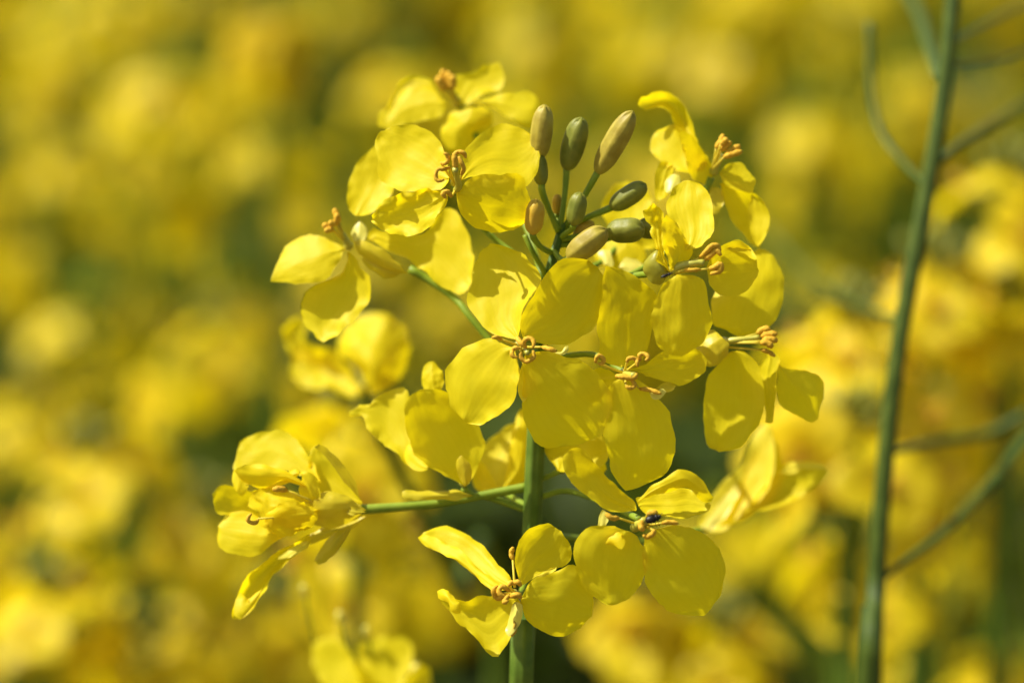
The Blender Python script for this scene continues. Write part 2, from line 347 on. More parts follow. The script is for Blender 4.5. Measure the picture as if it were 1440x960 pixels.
# ---- flower at the upper right with a curled-over petal
F = flower(HERO, (1004, 240), 14, [(1004,244,14),(1010,230,13),(1016,218,12.5)], .5, [(1000,250,15),(975,300,16),(930,360,15),(850,400,12),(768,405,11)])
petal(F, [(994,222),(982,198),(972,170),(962,148),(945,134),(921,130),(903,138),(899,150),(912,154),(926,150),(942,160),(956,180),(966,200),(982,218)], 15, -.1, -.3, 2.4, -2., 0, 0, 1.4)
petal(F, [(990,236),(964,244),(936,234),(922,220),(914,206),(920,188),(936,178),(954,177),(970,190),(984,206),(996,224)], 14, -.3, -.42, .4, .4, 0, 1.5)
petal(F, [(962,212),(955,190),(964,184),(984,204),(1002,232),(1000,262),(980,254),(966,236)], 12.6, .35, .2, .5, 0)
petal(F, [(945,232),(930,228),(922,244),(920,270),(926,284),(938,274),(946,256)], 15, 0, -.2, .4, 0)
petal(F, [(944,272),(934,268),(936,254),(944,246),(956,247),(958,262),(952,272)], 12.5, -.3, -.7, -.4, 0, m=PALE, name='sepal', nu=12, nv=8)  # sepal whose pale colour stands in for the shiny glare on it
petal(F, [(1012,244),(1024,232),(1041,228),(1055,240),(1062,257),(1056,272),(1034,266),(1018,256)], 13, .15, -.45, .5, 0)
petal(F, [(1012,258),(1018,284),(1034,316),(1051,338),(1066,349),(1079,328),(1081,302),(1071,280),(1052,266),(1030,256)], 14, .42, .05, 1.2, .5, 0, -1.5)
petal(F, [(1056,274),(1052,300),(1056,330),(1066,348),(1078,330),(1081,302),(1070,282)], 12.5, -.35, -.1, .3, 0, name='petal_rim', nu=14, nv=8)
petal(F, [(1000,264),(992,280),(998,300),(1012,300),(1020,282),(1014,266)], 15, -.2, -.2, 0, 0, m=SEPAL, name='sepal', nu=12, nv=8)
for k, (px, py, qx, qy) in enumerate([(1008,210,1018,188),(1014,212,1028,200),(1020,216,1042,205),(1018,222,1044,214),(1014,204,1022,194)]):
    stamen(F, (1002,238,13.5), [(px,py,12-k*.3),((px+qx)/2+1,(py+qy)/2-1,11.8-k*.3),(qx,qy,11.5-k*.3)], .5)

# ---- side-on flower at the left, facing left
F = flower(HERO, (490, 346), 17, [(492,348,17),(482,330,16),(474,314,15.5)], .5, [(575,378,17),(600,392,17),(640,420,16),(665,450,14),(757,560,12)], .55)
petal(F, [(485,350),(465,338),(447,331),(418,335),(398,352),(386,376),(381,396),(398,397),(433,399),(462,390),(477,368)], 15.5, -.32, -.42, -.8, -.6)
petal(F, [(488,356),(478,386),(445,399),(424,425),(427,452),(439,472),(456,479),(474,472),(492,452),(517,428),(521,396),(508,380),(497,358)], 15, -.25, .05, 1.2, -1.8, 1.2, 0, 1.6)
petal(F, [(500,304),(489,292),(488,270),(492,254),(502,230),(526,206),(545,214),(556,240),(552,270),(535,290),(517,303)], 16, -.22, -.42, .8, 0)
petal(F, [(520,338),(524,320),(548,326),(580,330),(604,320),(625,292),(640,296),(653,314),(664,345),(664,394),(650,414),(622,404),(576,366),(545,352)], 20, -.22, -.38, .6, .3, 0, 0, 1.4)
petal(F, [(574,384),(552,360),(520,340),(498,338),(500,352),(520,368),(545,384)], 15.6, -.1, .25, -1.2, 0, m=SEPAL, name='sepal', wr=.4)
petal(F, [(566,382),(545,372),(518,360),(508,366),(524,382),(548,391)], 15.4, -.1, -.1, -.6, 0, m=SEPAL, name='sepal', wr=.4)
petal(F, [(500,344),(494,330),(498,318),(506,312),(514,320),(514,336)], 15.4, -.3, -.3, -.4, 0, m=PALE, name='sepal', nu=12, nv=8)
for k, (px, py, qx, qy) in enumerate([(476,312,470,292),(472,316,476,300),(466,320,454,316),(468,322,458,326),(470,316,462,312)]):
    stamen(F, (488,342,17), [(px,py,15-k*.3),((px+qx)/2-1,(py+qy)/2,14.8-k*.3),(qx,qy,14.6-k*.3)], .5)

# ---- soft flower at the top, further back
F = flower(HERO, (645, 146), 32, [(645,150,32),(636,130,31),(628,118,30)], .6, [(648,150,33),(690,230,26),(740,320,18),(768,410,11)])
petal(F, [(628,146),(611,124),(584,122),(561,139),(547,162),(536,178),(548,184),(570,176),(602,170),(624,160)], 30, -.28, -.4, -.6, -.4)
petal(F, [(614,126),(604,111),(585,106),(564,114),(552,130),(545,152),(534,160),(531,175),(540,178),(556,150),(576,128)], 34, -.3, -.3, .5, 0)
petal(F, [(643,146),(638,120),(642,105),(663,102),(684,92),(702,89),(708,104),(704,127),(682,130),(669,140),(654,148)], 31, -.1, -.5, .8, -.6)
petal(F, [(668,144),(692,136),(716,130),(740,129),(755,139),(762,148),(748,180),(727,174),(704,157),(684,148)], 29, -.12, -.42, -.5, .6)
petal(F, [(662,150),(634,159),(617,185),(624,204),(640,216),(654,212),(668,186),(688,174),(692,160),(678,150)], 29, -.25, -.1, -1.6, .4)
petal(F, [(676,150),(690,158),(692,174),(676,196),(656,214),(652,212),(664,186),(668,164)], 28.6, .6, .3, 0, 0)
for k, (px, py, qx, qy) in enumerate([(630,124,622,98),(634,124,630,100),(626,126,614,108),(638,124,636,106)]):
    stamen(F, (643,148,31), [(px,py,29-k*.3),((px+qx)/2,(py+qy)/2,29-k*.3),(qx,qy,28.6-k*.3)], .7)

# ---- flower below the middle left, seen from the side
F = flower(HERO, (652, 678), 11, None, .5, [(652,686,12),(664,696,13),(690,700,14),(738,716,14)])
petal(F, [(652,682),(625,668),(603,656),(584,640),(574,615),(568,585),(572,560),(590,547),(615,548),(640,560),(664,588),(678,605),(681,630),(673,655),(662,678)], 10, .10, .16, 1.2, 1.)
petal(F, [(604,658),(582,656),(560,640),(534,620),(510,590),(492,584),(490,576),(520,567),(530,556),(548,547),(570,547),(582,572),(578,604),(588,632)], 11.5, -.28, -.32, .7, -.8, 0, .8, 1.6)
petal(F, [(604,657),(590,640),(573,622),(568,640),(578,656),(594,662)], 9.4, -.6, -.4, 0, 0, name='petal_rim', nu=12, nv=8)
petal(F, [(612,556),(597,546),(593,524),(600,511),(610,508),(620,522),(624,542)], 13, -.2, -.3, -.5, 0)
petal(F, [(664,696),(640,688),(610,690),(580,689),(564,691),(568,701),(600,703),(640,703)], 11, 0, -.5, -.6, 0, m=SEPAL, name='sepal', nu=18, nv=8)
petal(F, [(654,684),(644,668),(640,648),(650,640),(662,654),(664,676)], 9.2, 0, .2, -.6, 0, m=SEPAL, name='sepal', nu=12, nv=8)
# ---- flower half hidden behind the stem
F = flower(HERO, (704, 690), 22, None, .5, [(704,690,22),(722,700,18),(742,712,14)])
petal(F, [(700,688),(672,670),(668,648),(684,622),(708,602),(734,590),(748,600),(746,640),(738,672),(720,688)], 22, -.2, -.35, .6, .5, m=PETALW)
petal(F, [(706,688),(716,640),(722,596),(734,576),(748,580),(752,630),(744,672)], 20, .1, -.1, -.8, .4)
petal(F, [(700,690),(676,690),(662,672),(668,640),(680,652),(694,674)], 20, -.4, -.1, .4, 0)

# ---- nodding flower at the left on a long stalk
F = flower(HERO, (500, 716), 13, None, .5, [(508,716,13),(540,714,13),(620,707,13),(690,694,13),(744,684,13)], .62)
petal(F, [(452,676),(440,650),(424,628),(410,612),(390,603),(367,608),(341,617),(333,634),(329,660),(346,668),(373,664),(397,662),(424,668)], 12, -.15, -.55, .5, .5)
petal(F, [(456,700),(440,686),(412,668),(380,655),(348,652),(330,662),(334,668),(352,682),(374,687),(396,676),(424,684)], 9, -.15, .45, -1.2, 0)
petal(F, [(452,706),(432,704),(420,690),(424,668),(412,660),(384,678),(372,686),(376,690),(404,680),(424,664),(442,668),(450,690)], 8, -.2, .1, -.5, 0)
petal(F, [(510,708),(493,670),(467,640),(446,625),(438,632),(434,650),(437,676),(453,700),(480,712)], 12, -.05, -.2, .8, 0)
petal(F, [(508,704),(497,672),(470,640),(448,624),(443,630),(462,646),(484,676)], 10.6, .5, 0, 0, 0, m=SEPAL, name='sepal', nu=16, nv=6)
petal(F, [(410,738),(384,752),(350,740),(323,726),(304,720),(299,694),(312,684),(330,684),(352,690),(380,706),(404,722)], 13, -.1, .1, 1., -.5)
petal(F, [(412,748),(385,762),(367,778),(337,781),(308,768),(306,740),(320,722),(350,720),(376,732)], 11, -.2, -.35, -.8, .4)
petal(F, [(448,716),(430,740),(412,748),(390,735),(370,742),(362,722),(350,712),(352,694),(372,686),(400,688),(424,696)], 8, -.2, -.35, -1.4, -.6, 0, 0, 2.5, None, 'petal', 26, 18, 2.)
petal(F, [(446,722),(436,742),(416,750),(392,752),(372,740),(378,720),(396,706),(424,704)], 6.4, -.1, .45, -1., 0, 0, 0, 2.)
petal(F, [(332,690),(326,672),(330,660),(346,660),(350,678),(340,698)], 10, -.3, -.2, -.4, 0, nu=14, nv=8)
petal(F, [(436,752),(418,762),(394,773),(373,790),(348,810),(328,850),(329,870),(344,868),(367,838),(388,806),(420,776),(436,764)], 10, -.35, .0, 1.2, -1.5, -1, 0)
petal(F, [(350,848),(340,832),(330,850),(330,868),(342,868),(362,842),(368,826),(356,836)], 9, -.2, -.5, -.4, 0, name='petal_rim', nu=12, nv=6)
petal(F, [(434,760),(420,765),(396,778),(390,786),(402,786),(424,776),(436,768)], 8.6, -.2, -.6, 0, 0, m=PETALW, name='petal_rim', nu=12, nv=6)
petal(F, [(490,738),(467,753),(450,772),(441,788),(452,794),(470,780),(484,760),(494,744)], 10, -.2, -.1, -.8, 0, m=SEPAL, name='sepal', nu=18, nv=10)
petal(F, [(515,716),(488,696),(458,692),(436,700),(430,716),(440,736),(470,742),(500,728)], 9.5, .05, .35, -1.6, 0, m=SEPAL, name='sepal')
petal(F, [(515,720),(496,714),(482,708),(484,718),(500,725)], 8, 0, -.3, -.2, 0, m=SEPAL, name='sepal', nu=12, nv=6)
petal(F, [(514,726),(490,734),(456,740),(430,756),(418,772),(440,764),(474,752),(502,738)], 11, 0, .2, -.6, 0, m=SEPAL, name='sepal', nu=16, nv=8)
stamen(F, (470,716,10), [(404,690,7),(394,686,6.6),(384,688,6.4)], .5)
stamen(F, (470,720,10), arc(356,728,7,0,260,6))

# ---- lowest flower, in front of the stem
F = flower(HERO, (722, 834), -1, [(728,842,1),(733,846,-1)], .4, [(724,838,2),(734,830,8),(743,800,13)])
petal(F, [(720,828),(695,829),(670,812),(641,788),(613,773),(589,759),(595,747),(614,742),(631,741),(656,749),(680,769),(702,795),(719,812)], -1, -.30, -.62, 1.0, .6, 0, 1.2)
petal(F, [(706,826),(690,812),(664,790),(640,768),(614,757),(594,750),(589,758),(613,774),(641,788),(670,812),(692,828)], -2.6, -.4, -.5, 0, .3, name='petal_rim', nu=22, nv=8, ruf=1.6)
petal(F, [(730,822),(725,790),(730,760),(747,742),(769,735),(788,745),(801,763),(804,784),(790,796),(758,808),(738,822)], -2, .24, .02, .7, .5)
petal(F, [(728,840),(700,834),(673,840),(646,844),(632,832),(616,826),(616,840),(634,862),(652,883),(670,898),(684,917),(698,922),(712,906),(726,883),(732,862)], -1.4, -.35, .02, 1.2, -.8, 0, 0, 1.5)
petal(F, [(646,846),(634,834),(622,826),(614,829),(616,840),(630,848),(636,860),(645,864),(648,856)], -3.6, -.5, -.3, -1., 0, name='petal_rim', nu=14, nv=8)
petal(F, [(732,842),(740,826),(752,812),(780,802),(806,793),(822,806),(834,830),(832,866),(808,887),(780,894),(752,880),(738,864)], -1.2, .12, .16, -.6, -.4)
petal(F, [(755,809),(768,800),(782,797),(780,802),(766,808)], -2.6, 0, -.6, 0, 0, m=PETALW, name='petal_rim', nu=10, nv=5)
petal(F, [(724,846),(734,852),(732,868),(724,888),(716,896),(712,888),(718,866)], -2.2, -.6, -.2, -.4, 0, m=PALE, name='sepal', nu=12, nv=8)
petal(F, [(722,872),(729,876),(727,888),(720,896),(716,888)], -3, -.2, 0, -.4, 0, m=BUDO, name='sepal', nu=10, nv=6)
stamen(F, (722,834,0), arc(702,832,8,20,260,-4), .38)
stamen(F, (723,832,0), [(716,830,-4),(706,824,-4.4),(702,834,-4.6),(710,840,-4.8)], .4)
stamen(F, (724,832,0), arc(724,828,10,210,340,-4), .4)
stamen(F, (724,834,0), [(716,838,-4.6),(726,836,-5),(734,840,-4.6)], .42)
stamen(F, (722,832,0), [(714,836,-4.8),(708,846,-5),(716,844,-5)], .38)
stamen(F, (724,826,0), [(720,786,2),(720,778,2),(721,770,2)], .4)

# ---- open flower at the lower right with the beetle
F = flower(HERO, (906, 736), -4, [(892,742,-3),(900,736,-5),(906,732,-6.5)], .7, [(900,730,0),(860,712,8),(800,690,13),(754,700,13)])
petal(F, [(893,718),(864,720),(836,706),(808,682),(793,660),(792,642),(805,630),(823,634),(842,658),(864,681),(889,702)], -4.5, .10, .12, .8, .6, 0, 0)
petal(F, [(896,706),(914,685),(936,671),(960,660),(985,673),(1003,699),(997,706),(982,700),(966,686),(945,690),(916,698)], -5.6, .10, .25, -.6, 0, nu=22)
petal(F, [(898,712),(896,700),(914,693),(944,689),(966,685),(984,698),(1000,710),(994,718),(960,728),(934,726),(912,722)], -4.6, .0, -.62, .5, -.4, 0, 0)
petal(F, [(888,748),(872,742),(857,738),(829,742),(809,758),(807,788),(821,823),(843,844),(862,851),(883,841),(901,820),(912,791),(905,770),(897,754)], -5, -.04, .20, -.6, -.4, 0, 0)
petal(F, [(876,752),(862,745),(852,750),(850,765),(862,764),(872,772),(878,764)], -5.6, -.3, -.5, -.3, 0, name='petal_rim', nu=10, nv=6)
petal(F, [(908,752),(932,741),(957,738),(986,748),(1010,770),(1020,798),(1014,834),(1000,857),(985,865),(949,862),(924,844),(908,820),(903,791)], -5, .12, .15, -.7, -.3)
stamen(F, (902,738,-3), [(870,728,-6),(860,727,-6.4),(852,722,-6.6)], .4)
stamen(F, (906,736,-3), [(910,722,-7),(918,720,-7.6),(925,721,-7.6)], .5)
stamen(F, (906,738,-3), [(902,732,-6.4),(902,740,-6.8),(904,745,-6.8)], .5)
stamen(F, (908,740,-3), arc(911,746,8,-20,130,-7), .42)
stamen(F, (908,738,-3), [(930,736,-6),(942,734,-6.2),(953,735,-6.2)], .36)
petal(F, [(842,742),(843,724),(846,716),(853,718),(855,730),(852,744)], -1, -.4, 0, 0, 0, m=PALE, name='sepal', nu=10, nv=6)

# ---- half-closed flower further back at the right
F = flower(HERO, (992, 742), 36, None, .5, [(990,744,37),(930,760,34),(850,760,26),(752,750,13)])
petal(F, [(992,744),(982,733),(1010,684),(1038,656),(1053,624),(1070,596),(1084,603),(1090,640),(1080,690),(1046,722),(1012,748)], 36, -.45, -.25, .8, .4, m=PETALW)
petal(F, [(1010,742),(1036,690),(1058,640),(1082,600),(1097,640),(1102,668),(1086,704),(1046,730)], 34, -.05, -.25, 1.2, 0)
petal(F, [(1046,722),(1070,688),(1094,664),(1112,649),(1152,652),(1165,664),(1149,685),(1117,702),(1078,718)], 33, .02, -.2, 1.2, 0)
petal(F, [(1096,666),(1112,650),(1152,652),(1160,660),(1130,660),(1112,666)], 32.6, 0, -.6, 0, 0, m=PETALW, name='petal_rim', nu=14, nv=6)
petal(F, [(1000,744),(990,736),(1012,706),(1034,680),(1040,690),(1024,722)], 33, -.3, -.3, 0, 0, m=PALE, name='sepal', nu=14, nv=8)
# ---- bright flower half hidden between the middle flowers
F = flower(HERO, (790, 660), 12, None, .5, [(790,660,12),(770,670,13),(752,676,13)])
petal(F, [(786,662),(766,636),(772,612),(806,600),(840,606),(857,628),(850,652),(824,668),(806,664)], 10, -.3, -.5, .5, 0)
petal(F, [(800,654),(812,640),(842,640),(853,660),(840,680),(816,676)], 12, .1, .2, .4, 0)
# ---- flower behind the buds
F = flower(HERO, (880, 330), 24, None, .5, [(880,334,24),(840,372,18),(774,395,11)])
petal(F, [(874,334),(856,316),(846,294),(856,268),(880,254),(904,262),(918,286),(912,316),(894,332)], 23, -.1, -.45, .8, .4)
petal(F, [(876,338),(850,336),(832,346),(840,368),(862,382),(890,380),(908,364),(900,346)], 22, -.1, -.35, -.6, 0)
petal(F, [(886,334),(904,312),(926,304),(940,320),(934,344),(912,352),(896,346)], 22, .1, -.2, .6, 0)
petal(F, [(870,376),(878,364),(896,366),(908,376),(902,384),(882,386)], 18, 0, -.5, -.3, 0, m=PALE, name='sepal', nu=10, nv=6)
petal(F, [(850,372),(842,358),(848,350),(860,356),(862,376)], 18, -.2, -.5, -.3, 0, m=PALE, name='sepal', nu=10, nv=6)

# ---- flower buds at the top of the stem
bud(HERO, (762,262,6), (757,216,6), 24, BUDG, [(762,268,6),(770,290,7),(786,324,8)])
bud(HERO, (757,226,7), (766,147,5), 34, BUDB, [(758,240,7),(765,275,7),(785,326,8)], label='tall bronze brown bud')
bud(HERO, (796,240,8), (818,165,5), 37, BUDG, [(796,250,8),(794,275,8),(788,322,8)])
bud(HERO, (839,245,7), (890,156,3), 36, BUDB, [(834,254,7),(822,275,8),(803,305,8),(788,330,9)], label='large tilted bud with a pale sunlit top')
bud(HERO, (858,293,8), (909,259,6), 33, BUDG, [(850,296,8),(828,305,8),(806,316,9),(784,334,9)])
bud(HERO, (853,326,7), (907,322,5), 40, BUDG, [(846,330,8),(820,331,8),(784,338,9)])
bud(HERO, (896,320,9), (926,322,8), 34, BUDG, [(884,324,10),(840,340,10),(782,345,9)])
bud(HERO, (806,318,5), (816,270,4), 29, BUDG, [(804,322,6),(796,328,7),(786,336,9)])
bud(HERO, (798,364,3), (853,322,1), 40, BUDB, [(794,366,4),(786,362,7),(778,350,9)], label='stubby bronze bud lit along its upper rim')
bud(HERO, (749,330,4), (754,280,2), 30, BUDO, [(751,336,5),(762,348,7),(777,356,9)], label='short orange bud')
bud(HERO, (783,302,10), (784,273,9), 16, BUDO, [(784,308,10),(786,322,9)])
bud(HERO, (808,334,10), (834,312,9), 24, BUDO, [(802,336,10),(790,338,9),(784,340,9)])
for q in ([(686,328,12),(704,342,12),(730,362,11),(764,398,10)], [(738,330,8),(748,352,8),(762,376,9),(767,388,10)]):
    s = MB(); s.tube([P(*k) for k in q], [.0004, .0004, .0005], 16, 8); s.build('side_stalk', STALK, HERO, foot)
# leaves low down on the stem, under the frame
def leaf_mesh(b, base, dirv, L, W, droop, seed, m=0):
    dirv = Vector(dirv).normalized(); side = dirv.cross(Vector((0, 0, 1))).normalized(); up = side.cross(dirv)
    v = []; f = []; uv = []
    for i in range(9):
        u = i / 8
        c = Vector(base) + dirv * L * u - Vector((0, 0, 1)) * droop * L * u * u
        wdt = W * (math.sin(math.pi * min(1, u * .93 + .05)) ** .8) * (1 + .18 * math.sin(u * 23 + seed))
        for j in range(5):
            t = j / 4 * 2 - 1
            v.append(c + side * wdt * t + up * (abs(t) * W * .35 + .12 * W * math.sin(u * 17 + seed + t * 2))); uv.append((j / 4, u))
    for i in range(8):
        for j in range(4): a = i*5+j; f.append((a, a+1, a+6, a+5))
    b.add(v, f, m, uv)
for k in range(5):
    b = MB(); z = .35 + .14 * k; a = k * 2.4
    leaf_mesh(b, (foot.x + .004, foot.y - .003, z), (math.cos(a), math.sin(a), .7), .16 - .012 * k, .028, .5, k)
    b.build('leaf', LEAF, HERO, (foot.x, foot.y, z))

# ---- insects
def insect(name, pos, ax, up, L, W, label):
    ax = Vector(ax).normalized(); up = (Vector(up) - ax * Vector(up).dot(ax)).normalized(); sd = ax.cross(up); b = MB()
    def blob(c, l, wd, h):
        v = []; f = []
        for i in range(9):
            th = math.pi * i / 8
            for k in range(12):
                g = 2 * math.pi * k / 12; v.append(c - ax * l * math.cos(th) + (sd * math.cos(g) * wd + up * math.sin(g) * h) * max(.02, math.sin(th)))
        for i in range(8):
            for k in range(12): q = (k+1) % 12; f.append((i*12+k, i*12+q, (i+1)*12+q, (i+1)*12+k))
        b.add(v, f)
    c = Vector(pos); blob(c - ax * L * .12, L * .38, W * .5, W * .34); blob(c + ax * L * .25, L * .14, W * .42, W * .28); blob(c + ax * L * .42, L * .1, W * .26, W * .2)
    for s_ in (-1, 1):
        for k in (-.2, .05, .25):
            p = c + ax * L * k; b.tube([p, p + sd * s_ * W * .6 + up * W * .05, p + sd * s_ * W * .95 - up * W * .35], [L*.022, L*.02, L*.012], 6, 5)
        p = c + ax * L * .5; b.tube([p, p + ax * L * .1 + sd * s_ * W * .2, p + ax * L * .2 + sd * s_ * W * .3], L * .014, 5, 5)
    o = b.build(name, BLACK, None, pos); return tag(o, label, name.split('_')[-1])
insect('beetle', P(918, 729, -8.2), RT * .95 + UP * .32, -FW + UP * .5, .0023, .0013, 'tiny black beetle sitting among the ochre anthers of the lower right sharp flower')
insect('insect', P(937, 387, -6.4), RT * .92 + UP * .35, -FW + UP * .4, .0017, .0005, 'tiny slender dark insect beside the olive sepal of the flower facing right')

# ================================================================== BARE STALK AT THE RIGHT
dS = 68
sb = P(1222, 985, dS); sfoot = Vector((sb.x - .01, sb.y + .03, 0))
ST = empty('rapeseed_stalk', sfoot, 'tall bare green rapeseed stalk with thin bare side branches along the right side', 'plant')
b = MB()
b.tube([sfoot, Vector((sfoot.x, sfoot.y, .5)), sb - Vector((.002, 0, .2)), sb, P(1228,900,dS), P(1236,760,dS), P(1250,600,dS), P(1268,460,dS), P(1300,290,dS), P(1326,140,dS), P(1340,0,dS), P(1352,-140,dS+2), P(1358,-260,dS+4)],
       [.006, .0055, .004, .0018, .0016, .0015, .00145, .00145, .00145, .0014, .0013, .0011, .0009], 140, 32)
b.build('stem', BLOOM, ST, sfoot)
def twig(pts, r0, r1, label=None, m=BLOOM):
    b = MB(); b.tube([P(*q) for q in pts], [r0, (r0+r1)/2, r1], 30, 10); o = b.build('side_branch', m, ST, P(*pts[0]))
    if label: o['label'] = label
twig([(1240,812,dS),(1262,796,dS+2),(1330,745,dS+14),(1400,672,dS+28),(1450,606,dS+38)], .0006, .0011, 'thicker side branch rising to the right edge')
twig([(1450,578,dS+50),(1420,596,dS+50),(1380,612,dS+50),(1310,622,dS+44),(1250,636,dS+4)], .0010, .0005)
twig([(1304,262,dS),(1270,228,dS+15),(1238,184,dS+22),(1225,120,dS+26),(1223,32,dS+28)], .0005, .0008, 'upturned slender pod')
twig([(1322,226,dS),(1345,205,dS+20),(1400,170,dS+50),(1460,135,dS+70)], .0006, .0009)
twig([(1336,92,dS),(1370,90,dS+15),(1420,80,dS+30),(1460,68,dS+40)], .0005, .0005)
twig([(1338,60,dS),(1375,40,dS+30),(1420,15,dS+60),(1450,0,dS+80)], .0004, .0005)
twig([(1318,110,dS),(1308,70,dS+30),(1292,20,dS+60),(1270,-20,dS+80)], .0009, .0011)
twig([(1262,450,dS),(1222,436,dS+60),(1165,408,dS+120),(1115,365,dS+160),(1080,325,dS+190)], .0006, .0007)

# ================================================================== GENERIC FLOWERS FOR THE FIELD
def gpetal_mesh(seed, L=.0125, W=.0115, n=8, k=7, reflex=.25):
    v = []; f = []; uv = []
    for i in range(n + 1):
        u = i / n
        wdt = W / 2 * (.12 + .88 * (math.sin(math.pi * min(.96, .06 + u * .80) ** 1.35)) ** .9) if u < 1 else W * .18
        for j in range(k + 1):
            t = j / k * 2 - 1
            z = L * (.42 * u * (1 - u) * 1.3 - reflex * u * u) + .0011 * (noise.noise((u * 3 + seed, t * 2, seed)) + .8 * abs(t) ** 2 * u)
            v.append((t * wdt, L * u - .0012 * t * t * u, z)); uv.append((j / k, u))
    for i in range(n):
        for j in range(k): a = i*(k+1)+j; f.append((a, a+1, a+k+2, a+k+1))
    return v, f, uv
def frame(z):
    z = Vector(z).normalized(); x = z.orthogonal().normalized(); return Matrix((x, z.cross(x), z)).transposed()
def raceme_dirs(n, r, seed, flat=.7):
    """open flowers spread round the top of a shoot: (offset, facing)"""
    q = random.Random(seed); out = []
    for i in range(n):
        a = i * 2.39996 + q.uniform(-.3, .3); t = (i + .5) / n
        el = R(62 - 85 * t + q.uniform(-10, 10))
        dv = Vector((math.cos(a) * math.cos(el), math.sin(a) * math.cos(el), math.sin(el)))
        rad = r * q.uniform(.7, 1.5)
        off = Vector((dv.x * rad, dv.y * rad, (dv.z * .75 - t * .5 - t * q.uniform(0, 1.6)) * rad))
        out.append((off, (dv + Vector((0, 0, q.uniform(-.1, .5)))).normalized()))
    return out
GP = [gpetal_mesh(s) for s in range(5)]
GPM = []
for i, (v, f, uv) in enumerate(GP):
    me = bpy.data.meshes.new('petal'); me.from_pydata(v, [], f); me.materials.append(FPETAL); me.polygons.foreach_set('use_smooth', [True] * len(f))
    ul = me.uv_layers.new(); [setattr(ul.data[lp.index], 'uv', uv[lp.vertex_index]) for lp in me.loops]; GPM.append(me)
b = MB()
b.tube([(0,0,-.004),(0,0,.001),(0,0,.005)], [.0006, .0009, .0006], 6, 8, 0)
for k in range(4): a = k * math.pi / 2; b.tube([(0,0,0),(.0015*math.cos(a),.0015*math.sin(a),.004),(.0022*math.cos(a),.0022*math.sin(a),.0068)], [.0003,.0003,.0007,.0006], 8, 6, 1)
GFM = bpy.data.meshes.new('flower'); GFM.from_pydata(b.v, [], b.f); GFM.materials.append(PIST); GFM.materials.append(ANTH); GFM.polygons.foreach_set('material_index', b.m); GFM.polygons.foreach_set('use_smooth', [True] * len(b.f))
def budcluster(b, top, axis, s, seed, m=0):
    q = random.Random(seed); M = frame(axis)
    for k in range(9):
        a = k * 2.4; el = R(85 - 6 * k)
        dv = M @ Vector((math.cos(a) * math.cos(el), math.sin(a) * math.cos(el), math.sin(el)))
        p = Vector(top) + dv * .006 * s; b.tube([top, p], .0004 * s, 3, 5, m)
        b.tube([p, p + dv * .0035 * s, p + dv * .007 * s], [.0006*s, .0017*s, .0015*s, .0004*s], 6, 7, m)
def near_plant(px, py, d, r, nfl, label, group=None, seed=0, tilt=(0, 0), sc_=1.0):
    """a neighbouring plant with every open flower and petal a part of its own; px, py is where its head stands"""
    q = random.Random(seed); head = P(px, py, d)
    root = Vector((head.x - tilt[0], head.y - tilt[1], 0))
    o = empty('rapeseed_plant', root, label, 'plant', group)
    ax = Vector((tilt[0] * .4, tilt[1] * .4, 1)).normalized(); top = head + ax * r * .55
    b = MB(); b.tube([root, root.lerp(head, .45) + Vector((.01, 0, 0)), head - ax * .12, head - ax * .04, top], [.0055, .005, .003, .0016, .001], 40, 10)
    b.build('stem', STEM, o, root)
    b = MB(); budcluster(b, top, ax, 1., seed); b.build('bud_cluster', BUDG, o, top)
    for i, (off, face) in enumerate(raceme_dirs(nfl, r, seed)):
        c = head + off; M = frame(face); spin = q.uniform(0, 1.6); s = q.uniform(.85, 1.15) * sc_
        fl = bpy.data.objects.new('flower', GFM); col.objects.link(fl); place(fl, o, c)
        fl.rotation_euler = M.to_euler()
        b = MB(); ci = M.inverted() @ ((head - ax * (.012 + .02 * i / nfl)) - c)
        b.tube([(0,0,-.003), ci * .5 + Vector((0,0,-.004)), ci], .00045, 8, 6); st = b.build('flower_stalk', STALK, None, (0,0,0)); st.parent = fl; st.location = (0,0,0)
        for k in range(4):
            p = bpy.data.objects.new('petal', GPM[q.randrange(5)]); col.objects.link(p); p.parent = fl
            p.location = (0, 0, .001)
            p.rotation_mode = 'XYZ'
            p.rotation_euler = (Matrix.Rotation(spin + k * math.pi / 2 + q.uniform(-.15, .15), 3, 'Z') @ Matrix.Rotation(R(q.uniform(-6, 34)), 3, 'X')).to_euler()
            p.scale = (s, s, s)
    for k in range(4):
        b = MB(); z = .35 + .17 * k; a = q.uniform(0, 6.28); leaf_mesh(b, root.lerp(head, z / head.z), (math.cos(a), math.sin(a), .7), .15, .026, .5, k + seed); b.build('leaf', LEAF, o, root.lerp(head, z / head.z))
    return o

# ---- two neighbours close enough to read their petals (traced)
base = P(505, 620, 70); nf = Vector((base.x + .01, base.y + .03, 0))
NB = empty('rapeseed_plant', nf, 'soft yellow flower on its own stem close behind the left side of the sharp head', 'plant')
b = MB(); b.tube([nf, Vector((nf.x, nf.y, .6)), P(700, 1080, 230), P(640, 830, 170), P(560, 660, 105), P(514, 570, 69)], [.0055, .005, .0022, .0014, .0011, .0009], 50, 12); b.build('stem', STEM, NB, nf)
F = flower(NB, (510, 545), 66, None, .6, [(510,548,67),(513,560,68),(514,575,69)])
petal(F, [(514,548),(474,500),(445,492),(418,488),(409,500),(414,530),(430,545),(459,549),(490,556)], 63, -.3, -.45, 2.2, 1.5, -1, 1.5, 2., None, 'petal', 26, 18, 2.)
petal(F, [(500,530),(470,496),(446,486),(428,478),(430,456),(414,448),(399,462),(402,482),(412,500),(450,520)], 67, -.3, -.3, 1.6, -2., 0, 0, 2., None, 'petal', 26, 18, 2.)
